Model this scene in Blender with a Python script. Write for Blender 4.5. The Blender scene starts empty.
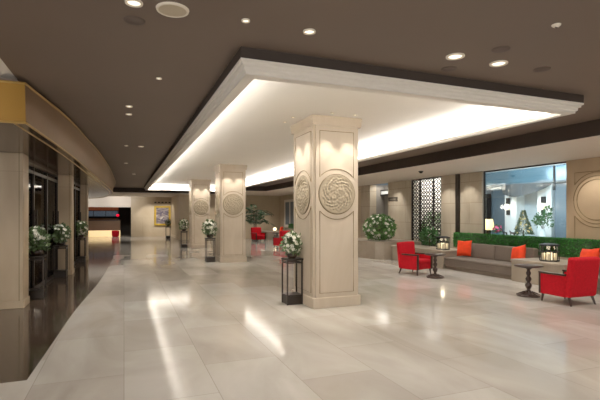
import bpy, bmesh, math, random
from mathutils import Vector, Matrix
random.seed(7)
C = bpy.context.scene.collection
SC = bpy.context.scene
PI = math.pi

# ------------------------------------------------------------------ materials
def lin(c):
    return tuple(((v/255)/12.92 if v/255 <= .04045 else ((v/255+.055)/1.055)**2.4) for v in c)

def mat(name, rgb, rough=.5, metal=0., var=.12, scale=6., bump=0., spec=.5, emit=None, estr=0., stretch=(1,1,1), island=0., coat=0., detail=4):
    m = bpy.data.materials.new(name); m.use_nodes = True
    nt = m.node_tree; N = nt.nodes; L = nt.links
    b = N['Principled BSDF']
    col = lin(rgb)
    tc = N.new('ShaderNodeTexCoord'); mp = N.new('ShaderNodeMapping'); mp.inputs['Scale'].default_value = stretch
    L.new(tc.outputs['Object'], mp.inputs['Vector'])
    nz = N.new('ShaderNodeTexNoise'); nz.inputs['Scale'].default_value = scale; nz.inputs['Detail'].default_value = detail
    L.new(mp.outputs[0], nz.inputs['Vector'])
    rp = N.new('ShaderNodeValToRGB')
    rp.color_ramp.elements[0].position = .3; rp.color_ramp.elements[1].position = .7
    rp.color_ramp.elements[0].color = tuple(v*(1-var) for v in col)+(1,)
    rp.color_ramp.elements[1].color = tuple(min(1, v*(1+var)) for v in col)+(1,)
    L.new(nz.outputs['Fac'], rp.inputs[0])
    out = rp.outputs[0]
    if island:
        g = N.new('ShaderNodeNewGeometry'); hs = N.new('ShaderNodeHueSaturation')
        mr = N.new('ShaderNodeMapRange'); mr.inputs[3].default_value = 1-island; mr.inputs[4].default_value = 1+island
        L.new(g.outputs['Random Per Island'], mr.inputs[0]); L.new(mr.outputs[0], hs.inputs['Value']); L.new(out, hs.inputs['Color'])
        out = hs.outputs[0]
    L.new(out, b.inputs['Base Color'])
    b.inputs['Roughness'].default_value = rough; b.inputs['Metallic'].default_value = metal
    b.inputs['Specular IOR Level'].default_value = spec; b.inputs['Coat Weight'].default_value = coat
    if bump:
        bp = N.new('ShaderNodeBump'); bp.inputs['Strength'].default_value = bump; bp.inputs['Distance'].default_value = .01
        L.new(nz.outputs['Fac'], bp.inputs['Height']); L.new(bp.outputs[0], b.inputs['Normal'])
    if emit:
        b.inputs['Emission Color'].default_value = lin(emit)+(1,); b.inputs['Emission Strength'].default_value = estr
    return m

def stone_mat(name, c1, c2, joint, tw, th, axis, rough=.35, vein=.5, mort=.006, offset=.5, bump=.0, spec=.5, vscale=1.2, vstretch=(1,1,1), rvar=.0):
    """stone cladding or floor tiles: brick layout in world metres plus cloudy veining"""
    m = bpy.data.materials.new(name); m.use_nodes = True
    nt = m.node_tree; N = nt.nodes; L = nt.links; b = N['Principled BSDF']
    geo = N.new('ShaderNodeNewGeometry'); sx = N.new('ShaderNodeSeparateXYZ'); cx = N.new('ShaderNodeCombineXYZ')
    L.new(geo.outputs['Position'], sx.inputs[0])
    a, c = {'floor': ('Y', 'X'), 'x': ('Y', 'Z'), 'y': ('X', 'Z')}[axis]
    L.new(sx.outputs[a], cx.inputs[0]); L.new(sx.outputs[c], cx.inputs[1])
    br = N.new('ShaderNodeTexBrick'); br.offset = offset
    br.inputs['Scale'].default_value = 1; br.inputs['Brick Width'].default_value = tw; br.inputs['Row Height'].default_value = th
    br.inputs['Mortar Size'].default_value = mort; br.inputs['Mortar Smooth'].default_value = .1; br.inputs['Bias'].default_value = 0
    L.new(cx.outputs[0], br.inputs['Vector'])
    br.inputs['Color1'].default_value = lin(c1)+(1,); br.inputs['Color2'].default_value = lin(c2)+(1,); br.inputs['Mortar'].default_value = lin(joint)+(1,)
    mp = N.new('ShaderNodeMapping'); mp.inputs['Scale'].default_value = vstretch
    L.new(geo.outputs['Position'], mp.inputs[0])
    nz = N.new('ShaderNodeTexNoise'); nz.inputs['Scale'].default_value = vscale; nz.inputs['Detail'].default_value = 7; nz.inputs['Distortion'].default_value = 1.2
    L.new(mp.outputs[0], nz.inputs['Vector'])
    rp = N.new('ShaderNodeValToRGB'); rp.color_ramp.elements[0].position = .3; rp.color_ramp.elements[1].position = .68
    lo = 1-vein
    rp.color_ramp.elements[0].color = (lo, lo*.97, lo*.93, 1); rp.color_ramp.elements[1].color = (1, 1, 1, 1)
    L.new(nz.outputs['Fac'], rp.inputs[0])
    mx = N.new('ShaderNodeMix'); mx.data_type = 'RGBA'; mx.blend_type = 'MULTIPLY'; mx.inputs[0].default_value = 1
    L.new(br.outputs['Color'], mx.inputs[6]); L.new(rp.outputs[0], mx.inputs[7]); L.new(mx.outputs[2], b.inputs['Base Color'])
    b.inputs['Roughness'].default_value = rough; b.inputs['Specular IOR Level'].default_value = spec
    if rvar:
        mr = N.new('ShaderNodeMapRange'); mr.inputs[3].default_value = rough-rvar; mr.inputs[4].default_value = rough+rvar
        L.new(nz.outputs['Fac'], mr.inputs[0]); L.new(mr.outputs[0], b.inputs['Roughness'])
    if bump:
        bp = N.new('ShaderNodeBump'); bp.inputs['Strength'].default_value = bump; bp.inputs['Distance'].default_value = .005; bp.invert = True
        L.new(br.outputs['Fac'], bp.inputs['Height']); L.new(bp.outputs[0], b.inputs['Normal'])
    return m

def glass_mat(name, tint=(1, 1, 1), refl=.12):
    m = bpy.data.materials.new(name); m.use_nodes = True
    nt = m.node_tree; N = nt.nodes; L = nt.links
    for n in list(N):
        if n.type == 'BSDF_PRINCIPLED': N.remove(n)
    t = N.new('ShaderNodeBsdfTransparent'); t.inputs[0].default_value = tint+(1,)
    g = N.new('ShaderNodeBsdfGlossy'); g.inputs['Roughness'].default_value = .02
    f = N.new('ShaderNodeFresnel'); f.inputs['IOR'].default_value = 1.45
    ad = N.new('ShaderNodeMath'); ad.operation = 'MULTIPLY_ADD'; ad.inputs[1].default_value = .3; ad.inputs[2].default_value = refl*.15
    L.new(f.outputs[0], ad.inputs[0])
    mx = N.new('ShaderNodeMixShader'); L.new(ad.outputs[0], mx.inputs[0]); L.new(t.outputs[0], mx.inputs[1]); L.new(g.outputs[0], mx.inputs[2])
    L.new(mx.outputs[0], N['Material Output'].inputs[0])
    return m

M = {}
M['floor'] = stone_mat('cream_marble_floor', (204, 198, 189), (184, 175, 164), (164, 156, 145), 1.5, .75, 'floor', rough=.105, vein=.24, mort=.003, vscale=.9, rvar=.03, spec=.32, vstretch=(1.6, .6, 1))
M['dark_floor'] = stone_mat('brown_marble_floor', (80, 65, 53), (64, 52, 43), (30, 24, 20), 1.2, .6, 'floor', rough=.1, vein=.45, mort=.004, vscale=1.1, vstretch=(1, .35, 1), spec=.6)
M['brown_ceiling'] = mat('brown_ceiling_paint', (106, 90, 77), .6, var=.04, scale=.6)
M['dark_fascia'] = mat('dark_brown_fascia', (52, 40, 32), .6, var=.05)
M['white_ceiling'] = mat('white_ceiling_paint', (232, 226, 216), .7, var=.015, scale=1)
M['warm_ceiling'] = mat('warm_white_ceiling_paint', (214, 203, 190), .7, var=.02, scale=1)
M['moulding'] = mat('painted_cornice', (226, 219, 208), .5, var=.02, scale=3)
M['column'] = stone_mat('beige_limestone', (198, 183, 163), (192, 176, 156), (180, 164, 142), 6, 6, 'y', rough=.38, vein=.13, mort=0, vscale=2.2, vstretch=(1, 1, .35))
M['relief'] = mat('carved_limestone_shaded', (176, 160, 134), .5, var=.06, scale=9)
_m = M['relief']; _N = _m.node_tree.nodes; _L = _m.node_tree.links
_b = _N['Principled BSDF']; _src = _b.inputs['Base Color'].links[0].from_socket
_g = _N.new('ShaderNodeNewGeometry'); _r = _N.new('ShaderNodeMapRange'); _r.inputs[1].default_value = .4; _r.inputs[2].default_value = .56; _r.inputs[3].default_value = .35; _r.inputs[4].default_value = 1.1  # shade in the carving's hollows painted into the colour by pointiness
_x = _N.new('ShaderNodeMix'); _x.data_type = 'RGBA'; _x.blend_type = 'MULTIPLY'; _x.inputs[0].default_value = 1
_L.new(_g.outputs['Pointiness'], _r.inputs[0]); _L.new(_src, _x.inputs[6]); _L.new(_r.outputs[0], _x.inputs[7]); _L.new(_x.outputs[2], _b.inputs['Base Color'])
M['gold_line'] = mat('dull_gold_inlay', (118, 98, 62), .35, .6, var=.1)
M['gold'] = mat('brushed_gold_metal', (138, 98, 18), .45, .35, var=.08, scale=2, stretch=(1, 1, .2))
M['gold_frame'] = mat('gilded_frame', (176, 142, 40), .4, .3, var=.15)
M['gold_edge'] = mat('gold_trim', (190, 155, 90), .35, .7, var=.1)
M['taupe_metal'] = mat('taupe_metal_fascia', (132, 106, 80), .5, .15, var=.06, scale=1)
M['soffit'] = mat('glossy_bronze_soffit', (84, 62, 42), .16, .7, var=.1, scale=2)
M['pilaster'] = stone_mat('warm_travertine', (186, 164, 134), (178, 157, 128), (150, 130, 104), 4, 2.2, 'y', rough=.4, vein=.18, mort=.003, vscale=1.5, vstretch=(1, 1, .4))
M['dark_metal'] = mat('blackened_bronze', (50, 42, 35), .35, .6, var=.15)
M['black'] = mat('matt_black', (18, 17, 17), .5, var=.1)
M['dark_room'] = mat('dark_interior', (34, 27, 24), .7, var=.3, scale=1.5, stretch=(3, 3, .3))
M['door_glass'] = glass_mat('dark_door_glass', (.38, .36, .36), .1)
M['glass'] = glass_mat('clear_glass', (.88, .95, .97), .14)
M['stone_x'] = stone_mat('beige_stone_cladding', (182, 169, 148), (172, 159, 138), (136, 122, 100), 1.6, .62, 'x', rough=.45, vein=.2, mort=.006, vscale=1.6, vstretch=(1, 1, .4))
M['stone_y'] = stone_mat('beige_stone_wall', (190, 172, 144), (184, 166, 139), (152, 134, 106), 2.4, 1.3, 'y', rough=.42, vein=.12, mort=.004, vscale=1.3, vstretch=(1, 1, .4))
M['brown_pillar'] = stone_mat('tan_stone', (172, 148, 117), (166, 142, 112), (150, 128, 100), 5, 5, 'x', rough=.45, vein=.12, mort=0, vscale=1.6, vstretch=(1, 1, .4))
M['planter'] = stone_mat('grey_beige_planter_stone', (168, 154, 136), (160, 146, 128), (140, 126, 110), 3, 2, 'x', rough=.4, vein=.15, mort=0, vscale=2)
M['sofa'] = mat('taupe_upholstery', (116, 104, 93), .9, var=.08, scale=60, bump=.15, spec=.2)
M['sofa_base'] = mat('taupe_plinth', (128, 114, 98), .7, var=.06, scale=10)
M['red'] = mat('red_velvet', (186, 14, 28), .85, var=.12, scale=25, bump=.1, spec=.2)
M['orange'] = mat('orange_silk', (238, 62, 18), .7, var=.12, scale=8, spec=.3)
M['wood'] = mat('dark_walnut', (58, 38, 28), .35, var=.25, scale=8, stretch=(6, 6, .6))
M['brown_wood'] = mat('brown_panel_wood', (112, 82, 56), .5, var=.12, scale=4, stretch=(.3, 1, 6))
M['leaf'] = mat('green_leaves', (48, 92, 40), .5, var=.3, scale=9, island=.45)
M['leaf_dark'] = mat('dark_green_leaves', (30, 66, 30), .45, var=.3, scale=9, island=.5)
M['leaf_pale'] = mat('pale_green_leaves', (92, 116, 70), .5, var=.25, scale=9, island=.4)
M['leaf_fresh'] = mat('fresh_green_leaves', (92, 134, 66), .5, var=.25, scale=9, island=.4)
M['hedge'] = mat('clipped_hedge_leaves', (44, 116, 34), .7, var=.25, scale=20, island=.35)
M['blossom'] = mat('white_petals', (236, 234, 220), .6, var=.05, scale=10, island=.12)
M['pink'] = mat('pink_petals', (220, 90, 130), .6, var=.1, island=.2)
M['stem'] = mat('brown_stem', (70, 56, 36), .8, var=.3)
M['pot'] = mat('dark_brown_glaze', (52, 34, 26), .3, var=.15)
M['lamp_glow'] = mat('glowing_lamp_glass', (255, 238, 205), .4, var=.02, emit=(255, 226, 180), estr=1.7)
M['candle'] = mat('ivory_candle_wax', (240, 226, 200), .5, var=.03, emit=(255, 220, 170), estr=.35)
M['smoked'] = glass_mat('smoked_lantern_glass', (.6, .63, .62), .2)
M['shade'] = mat('glowing_linen_shade', (255, 226, 160), .8, var=.03, emit=(255, 204, 120), estr=1.3)
M['lens'] = mat('lit_downlight_lens', (255, 244, 226), .4, var=.02, emit=(255, 236, 210), estr=1.1)
M['dim_lens'] = mat('unlit_downlight_lens', (205, 196, 182), .4, var=.05)
M['rim'] = mat('cream_metal_rim', (226, 216, 198), .4, var=.03)
M['speaker'] = mat('cream_speaker_mesh', (186, 172, 148), .6, var=.05, scale=200)
M['brown_disc'] = mat('brown_ceiling_disc', (80, 66, 56), .6, var=.06)
M['led'] = mat('white_led_strip', (255, 250, 240), .5, var=.01, emit=(255, 246, 232), estr=9)
M['court_wall'] = stone_mat('pale_blue_stone', (196, 208, 214), (186, 200, 208), (166, 180, 188), 1.8, .5, 'x', rough=.5, vein=.12, mort=.006, vscale=1.5, vstretch=(1, 1, .3))
M['court_grey'] = mat('blue_grey_panel', (104, 118, 128), .4, var=.08, scale=2, stretch=(1, 1, .2))
M['court_white'] = mat('white_lit_panel', (226, 232, 232), .5, var=.04, scale=2)
M['court_blue'] = mat('blue_glass_balustrade', (98, 134, 152), .15, .1, var=.12, scale=2, stretch=(1, .4, 2))
M['awning'] = mat('grey_pleated_awning', (82, 86, 88), .7, var=.12, scale=5, stretch=(1, 4, .5))
M['white_cloth'] = mat('white_linen', (232, 234, 232), .8, var=.03)
M['red_wood'] = mat('reddish_wood', (122, 60, 44), .5, var=.15)
M['ornament'] = mat('gold_baubles_glow', (222, 196, 120), .25, .5, var=.1, emit=(255, 220, 150), estr=.4)  # faint warm glow put into the bauble colour; they are no lamps
M['recess'] = mat('grey_recess_wall', (128, 122, 114), .7, var=.05, scale=2)
M['sign'] = mat('grey_bronze_sign', (82, 74, 64), .4, .4, var=.1)
M['sign_line'] = mat('dull_silver_strip', (140, 130, 116), .4, .4, var=.1)
M['desk_glow'] = mat('glowing_onyx', (250, 226, 176), .4, var=.1, scale=3, emit=(255, 214, 150), estr=.55)
M['amber_glow'] = mat('amber_lit_wood', (176, 100, 62), .5, var=.1, emit=(255, 130, 80), estr=.04)
M['blue_shelf'] = mat('blue_lit_glass', (110, 130, 150), .3, var=.25, scale=9, emit=(150, 180, 210), estr=.05)
M['red_glow'] = mat('red_lamp_glass', (240, 20, 80), .4, var=.05, emit=(255, 10, 40), estr=.7)

def painting_mat():
    m = bpy.data.materials.new('abstract_ink_canvas'); m.use_nodes = True
    N = m.node_tree.nodes; L = m.node_tree.links; b = N['Principled BSDF']
    tc = N.new('ShaderNodeTexCoord'); mp = N.new('ShaderNodeMapping'); mp.inputs['Scale'].default_value = (1, 1, 3.2)
    L.new(tc.outputs['Object'], mp.inputs[0])
    nz = N.new('ShaderNodeTexNoise'); nz.inputs['Scale'].default_value = 1.9; nz.inputs['Detail'].default_value = 6; nz.inputs['Distortion'].default_value = 1.6
    L.new(mp.outputs[0], nz.inputs['Vector'])
    r = N.new('ShaderNodeValToRGB'); e = r.color_ramp.elements
    e[0].position = .3; e[0].color = lin((40, 36, 44))+(1,); e[1].position = .72; e[1].color = lin((200, 190, 172))+(1,)
    for p, c in ((.42, (74, 66, 84)), (.52, (118, 104, 98)), (.6, (150, 140, 136))):
        q = e.new(p); q.color = lin(c)+(1,)
    L.new(nz.outputs['Fac'], r.inputs[0]); L.new(r.outputs[0], b.inputs['Base Color']); b.inputs['Roughness'].default_value = .6
    return m
M['painting'] = painting_mat()

# ------------------------------------------------------------------ helpers
def obj(name, bm, m, parent=None, smooth=False):
    me = bpy.data.meshes.new(name)
    if isinstance(bm, tuple): me.from_pydata(bm[0], [], bm[1])
    else:
        bmesh.ops.recalc_face_normals(bm, faces=bm.faces[:]); bm.to_mesh(me); bm.free()
    o = bpy.data.objects.new(name, me); C.objects.link(o)
    me.materials.append(M[m])
    if smooth:
        me.polygons.foreach_set('use_smooth', [True]*len(me.polygons))
    if parent: o.parent = parent
    return o
def struct(name, bm, m, parent=None, smooth=False):
    o = obj(name, bm, m, parent, smooth)
    if not parent: o['kind'] = 'structure'
    return o
def tag(o, label, cat, group=None):
    o['label'] = label; o['category'] = cat
    if group: o['group'] = group
    return o
def thing(name, label, cat, loc=(0, 0, 0), rz=0, group=None):
    o = bpy.data.objects.new(name, None); C.objects.link(o); o.empty_display_size = .1
    o.location = loc; o.rotation_euler = (0, 0, rz)
    return tag(o, label, cat, group)
def dup(root, loc, rz=0, label=None, scale=None):
    r = root.copy(); C.objects.link(r); r.location = loc; r.rotation_euler = (0, 0, rz)
    if label: r['label'] = label
    if scale: r.scale = scale
    for ch in list(root.children):
        c = ch.copy(); C.objects.link(c); c.parent = r
        for g in list(ch.children):
            d = g.copy(); C.objects.link(d); d.parent = c
    return r
def B(): return bmesh.new()
def box(bm, x0, x1, y0, y1, z0, z1, bev=0, seg=2, mtx=None):
    mt = Matrix.Translation(((x0+x1)/2, (y0+y1)/2, (z0+z1)/2)) @ Matrix.Diagonal((abs(x1-x0), abs(y1-y0), abs(z1-z0), 1))
    r = bmesh.ops.create_cube(bm, size=1, matrix=mt); vs = r['verts']
    if bev:
        es = list({e for v in vs for e in v.link_edges})
        rr = bmesh.ops.bevel(bm, geom=es, offset=bev, segments=seg, affect='EDGES', profile=.5)
        vs = list({v for f in rr['faces'] for v in f.verts} | {v for v in vs if v.is_valid})
    if mtx is not None: bmesh.ops.transform(bm, matrix=mtx, verts=[v for v in vs if v.is_valid])
    return bm
def bx(*a, **k): return box(B(), *a, **k)
def cyl(bm, r0, r1, z0, z1, n=20, c=(0, 0), mtx=None):
    mt = Matrix.Translation((c[0], c[1], (z0+z1)/2))
    if mtx is not None: mt = mtx @ mt
    bmesh.ops.create_cone(bm, cap_ends=True, segments=n, radius1=r0, radius2=r1, depth=z1-z0, matrix=mt); return bm
def lathe(bm, prof, n=24, c=(0, 0, 0)):
    rings = []
    for r, z in prof:
        if r < 1e-5: rings.append([bm.verts.new((c[0], c[1], c[2]+z))])
        else: rings.append([bm.verts.new((c[0]+r*math.cos(2*PI*i/n), c[1]+r*math.sin(2*PI*i/n), c[2]+z)) for i in range(n)])
    for a, b in zip(rings, rings[1:]):
        for i in range(n):
            j = (i+1) % n
            if len(a) == 1 and len(b) > 1: bm.faces.new((a[0], b[i], b[j]))
            elif len(b) == 1 and len(a) > 1: bm.faces.new((a[i], a[j], b[0]))
            elif len(a) > 1: bm.faces.new((a[i], a[j], b[j], b[i]))
    return bm
def tube(bm, pts, r=.006, n=6, closed=False):
    pts = [Vector(p) for p in pts]; rings = []
    k = len(pts)
    for i, p in enumerate(pts):
        if closed: t = pts[(i+1) % k]-pts[i-1]
        else: t = pts[min(i+1, k-1)]-pts[max(i-1, 0)]
        t.normalize()
        u = t.cross(Vector((0, 0, 1)))
        if u.length < 1e-3: u = t.cross(Vector((0, 1, 0)))
        u.normalize(); w = t.cross(u)
        rr = r[i] if isinstance(r, (list, tuple)) else r
        rings.append([bm.verts.new(p+rr*(math.cos(2*PI*j/n)*u+math.sin(2*PI*j/n)*w)) for j in range(n)])
    prs = list(zip(rings, rings[1:]))+([(rings[-1], rings[0])] if closed else [])
    for a, b in prs:
        for j in range(n): bm.faces.new((a[j], a[(j+1) % n], b[(j+1) % n], b[j]))
    if not closed:
        bm.faces.new(rings[0]); bm.faces.new(rings[-1])
    return bm
def prism(bm, poly, z0, z1):
    a = [bm.verts.new((x, y, z0)) for x, y in poly]; b = [bm.verts.new((x, y, z1)) for x, y in poly]
    bm.faces.new(a); bm.faces.new(b); k = len(poly)
    for i in range(k): bm.faces.new((a[i], a[(i+1) % k], b[(i+1) % k], b[i]))
    return bm
def rnd_dir():
    while True:
        v = Vector((random.uniform(-1, 1), random.uniform(-1, 1), random.uniform(-1, 1)))
        if .1 < v.length < 1: return v.normalized()
def leaf_quad(V, F, p, d, ln, wd):
    """a folded pointed leaf at p growing along d"""
    d = d.normalized(); s = d.cross(rnd_dir()).normalized(); up = s.cross(d)
    i = len(V)
    V += [tuple(p), tuple(p+d*ln*.5+s*wd/2+up*wd*.15), tuple(p+d*ln), tuple(p+d*ln*.5-s*wd/2+up*wd*.15)]
    F += [(i, i+1, i+2), (i, i+2, i+3)]
def foliage(c, rad, n, ln=.06, wd=.03, zmin=None, shell=.45, shape=None, xmax=99):
    V, F = [], []; c = Vector(c); tries = 0
    while len(V) < n*4 and tries < n*12:
        tries += 1
        d = rnd_dir(); k = random.uniform(shell, 1)**.6
        p = c+Vector((d.x*rad[0], d.y*rad[1], d.z*rad[2]))*k
        if shape and not shape(p): continue
        if zmin is not None and p.z < zmin: continue
        leaf_quad(V, F, p, d+rnd_dir()*.9+Vector((0, 0, .25)), ln*random.uniform(.6, 1.2), wd*random.uniform(.7, 1.2))
        if any(v[0] > xmax for v in V[-4:]) or (zmin is not None and any(v[2] < zmin for v in V[-4:])):
            del V[-4:]; del F[-2:]
    return V, F
def blossoms(c, rad, n, r=.03, zmin=None, petals=6, xmax=99):
    V, F = [], []; c = Vector(c); k = 0
    while k < n:
        d = rnd_dir()
        p = c+Vector((d.x*rad[0], d.y*rad[1], d.z*rad[2]))*random.uniform(.9, 1.05)
        if (zmin is not None and p.z < zmin) or p.x > xmax: continue
        k += 1; s = r*random.uniform(.7, 1.2)
        a = d.cross(rnd_dir()).normalized(); b = d.cross(a)
        for layer in range(2):
            for q in range(petals):
                t = 2*PI*(q+.5*layer)/petals
                e = (a*math.cos(t)+b*math.sin(t))
                t2 = t+PI/2; side = (a*math.cos(t2)+b*math.sin(t2))
                i = len(V); h = d*(s*(.25+.35*layer)); L_ = s*(1-.35*layer)
                V += [tuple(p), tuple(p+e*L_*.6+side*L_*.38+h*.6), tuple(p+e*L_+h), tuple(p+e*L_*.6-side*L_*.38+h*.6)]
                F += [(i, i+1, i+2, i+3)]
    return V, F
def pillow(w, h, t, n=12):
    bm = B(); top = {}; bot = {}
    for i in range(n+1):
        for j in range(n+1):
            u = 2*i/n-1; v = 2*j/n-1
            k = max(0, (1-u**4)*(1-v**4))**.5
            pin = 1-.09*(1-abs(u*v))*(u*u+v*v)*.9
            x = u*w/2*pin; y = v*h/2*pin
            top[i, j] = bm.verts.new((x, y, t/2*k+.004)); bot[i, j] = bm.verts.new((x, y, -t/2*k-.004))
    for i in range(n):
        for j in range(n):
            bm.faces.new([top[i, j], top[i+1, j], top[i+1, j+1], top[i, j+1]])
            bm.faces.new([bot[i, j], bot[i, j+1], bot[i+1, j+1], bot[i+1, j]])
    for i in range(n):
        for (p, q) in (((i, 0), (i+1, 0)), ((i+1, n), (i, n)), ((0, i+1), (0, i)), ((n, i), (n, i+1))):
            bm.faces.new([top[p], bot[p], bot[q], top[q]])
    return bm
def lamp(kind, name, loc, energy, col=(1, .86, .7), parent=None, **k):
    d = bpy.data.lights.new(name, kind); d.energy = energy; d.color = col
    for a, v in k.items():
        if a != 'rot': setattr(d, a, v)
    o = bpy.data.objects.new(name, d); C.objects.link(o); o.location = loc
    if 'rot' in k: o.rotation_euler = k['rot']
    if parent: o.parent = parent
    return o

# ------------------------------------------------------------------ camera
cam = bpy.data.cameras.new('camera'); co = bpy.data.objects.new('camera', cam); C.objects.link(co)
CAMYAW = math.atan2(176, 445)
co.location = (0, 0, 1.5); co.rotation_euler = (PI/2, 0, -CAMYAW)
cam.sensor_width = 36; cam.lens = 445/600*36; cam.shift_y = 15/600; cam.clip_start = .05; cam.clip_end = 200
SC.camera = co
SC.view_settings.view_transform = 'Standard'; SC.view_settings.look = 'None'; SC.view_settings.exposure = .5; SC.view_settings.gamma = 1.13

# ------------------------------------------------------------------ floor
struct('floor', bx(-8, 15.5, -5, 40, -.1, 0), 'floor')
EDGE = [(-.82, 4.67), (-.78, 5.83), (-.71, 7.84), (-.52, 10.91), (-.4, 14.5), (-.36, 18.1), (-.4, 22.6), (-.67, 29), (-1.67, 36)]
def spline(P, n=10):
    out = []
    for i in range(len(P)-1):
        p0 = P[max(i-1, 0)]; p1 = P[i]; p2 = P[i+1]; p3 = P[min(i+2, len(P)-1)]
        for k in range(n):
            t = k/n
            out.append(tuple(.5*((2*p1[d])+(-p0[d]+p2[d])*t+(2*p0[d]-5*p1[d]+4*p2[d]-p3[d])*t*t+(-p0[d]+3*p1[d]-3*p2[d]+p3[d])*t**3) for d in (0, 1)))
    return out+[P[-1]]
struct('floor', prism(B(), spline(EDGE)+[(-8, 36), (-8, 4.67)], -.02, .003), 'dark_floor')

# ------------------------------------------------------------------ ceilings and tray
ZC = 3.0; ZT = 3.1
TX0, TX1, TY0, TY1 = .965, 5.35, 3.87, 24.36
bm = B()
for a in ((-1.1, 20, -5, TY0), (-1.1, TX0, TY0, 5.8), (-8, TX0, 5.8, 26.3), (TX1, 6.93, TY0, 26.3), (TX0, TX1, TY1, 26.3)):
    box(bm, *a, ZC, ZC+.1)
struct('ceiling', bm, 'brown_ceiling')
struct('ceiling', bx(TX0, TX1, TY0, TY1, ZT, ZT+.1), 'white_ceiling')
struct('ceiling', bx(-8, -1.1, -5, 5.8, ZC+.02, ZC+.1), 'white_ceiling')
struct('ceiling', bx(6.93, 9.6, -5, 32.6, 2.75, 2.85), 'warm_ceiling')
bm = B(); box(bm, -8, 6.93, 26.3, 40, 2.75, 2.85); box(bm, 5.85, 6.93, 22.3, 26.3, 2.75, 2.85)
struct('ceiling', bm, 'warm_ceiling')
struct('ceiling', bx(9.6, 15.5, 4, 17, 3.4, 3.5), 'white_ceiling')
# dark fascias where the brown ceiling steps down to the white ones
bm = B(); box(bm, 6.90, 6.93, -5, 22.3, 2.748, ZC); box(bm, 5.82, 6.93, 22.27, 22.3, 2.748, ZC); box(bm, 5.82, 5.85, 22.3, 26.3, 2.748, ZC)
box(bm, -8, 5.85, 26.27, 26.3, 2.748, ZC)
struct('trim_1', bm, 'dark_fascia')
def rect_sweep(prof, x0, x1, y0, y1):
    bm = B(); rows = []
    for d, z in prof:
        rows.append([bm.verts.new(p) for p in ((x0+d, y0+d, z), (x1-d, y0+d, z), (x1-d, y1-d, z), (x0+d, y1-d, z))])
    for a, b in zip(rows, rows[1:]+rows[:1]):
        for i in range(4):
            bm.faces.new((a[i], a[(i+1) % 4], b[(i+1) % 4], b[i]))
    return bm
struct('trim_2', rect_sweep([(.0, 2.9), (0, ZC), (.02, ZC), (.02, 2.9)], TX0+.001, TX1-.001, TY0+.001, TY1-.001), 'dark_fascia')  # dark brown stands in for the shadow in the step above the frame
struct('trim_3', rect_sweep([(0, 2.9), (0, 2.88), (.02, 2.87), (.02, 2.85), (.045, 2.84), (.045, 2.815), (.065, 2.8), (.065, 2.78), (.17, 2.775), (.17, 2.83), (.155, 2.83), (.155, 2.805), (.085, 2.805), (.085, 3.098), (.06, 3.098), (.06, 2.9)], TX0, TX1, TY0, TY1), 'moulding')
# cove lighting hidden in the tray's trough
cw = .05
for (x, y, sx, sy) in (((TX0+TX1)/2, TY0+.12, TX1-TX0-.3, cw), ((TX0+TX1)/2, TY1-.12, TX1-TX0-.3, cw), (TX0+.12, (TY0+TY1)/2, cw, TY1-TY0-.3), (TX1-.12, (TY0+TY1)/2, cw, TY1-TY0-.3)):
    lamp('AREA', 'cove_light', (x, y, 2.825), 6.8*max(sx, sy), (1, .985, .96), shape='RECTANGLE', size=sx, size_y=sy, rot=(PI, 0, 0))

# ------------------------------------------------------------------ columns
def relief_disc(R, n=120, m=44, depth=.016):
    """carved roundel in the XZ plane facing -Y"""
    V = []; F = []
    def h(r, t):
        q = r/R
        if q > .9: return .012
        k = .4+.5*math.cos(12*t+5*math.sin(9*q))*math.exp(-((q-.66)/.2)**2)+.4*math.cos(24*t)*math.sin(26*q)*math.exp(-((q-.7)/.2)**2)
        k += .5*abs(math.cos(2*t+6*q))*math.exp(-((q-.3)/.16)**2)+.25*math.sin(30*q)*math.cos(6*t)*(q < .85)
        k += .6*math.exp(-(q/.1)**2)
        return .004+max(0, min(1.2, k))*depth
    for i in range(m+1):
        r = R*(i+.02)/(m+.02)
        for j in range(n):
            t = 2*PI*j/n; V.append((r*math.cos(t), -h(r, t), r*math.sin(t)))
    for i in range(m):
        for j in range(n):
            F.append((i*n+j, i*n+(j+1) % n, (i+1)*n+(j+1) % n, (i+1)*n+j))
    k = len(V)
    for j in range(n):
        t = 2*PI*j/n; V.append((R*math.cos(t), .005, R*math.sin(t)))
    for j in range(n): F.append((m*n+j, m*n+(j+1) % n, k+(j+1) % n, k+j))
    return V, F
def circ(r, cz, n=48, y=0): return [(r*math.cos(2*PI*i/n), y, cz+r*math.sin(2*PI*i/n)) for i in range(n)]
def face_panels(bm, hw, cz, R, zb, zt, wd=.007):
    a0 = math.acos(hw/R)
    lo = [(-hw, 0, zb), (hw, 0, zb), (hw, 0, cz-R*math.sin(a0))]
    lo += [(R*math.cos(-a0-(PI-2*a0)*k/16), 0, cz+R*math.sin(-a0-(PI-2*a0)*k/16)) for k in range(1, 16)]
    lo += [(-hw, 0, cz-R*math.sin(a0))]
    up = [(-hw, 0, zt), (hw, 0, zt), (hw, 0, cz+R*math.sin(a0))]
    up += [(R*math.cos(a0+(PI-2*a0)*k/16), 0, cz+R*math.sin(a0+(PI-2*a0)*k/16)) for k in range(1, 16)]
    up += [(-hw, 0, cz+R*math.sin(a0))]
    tube(bm, lo, wd, 5, True); tube(bm, up, wd, 5, True)
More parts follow.
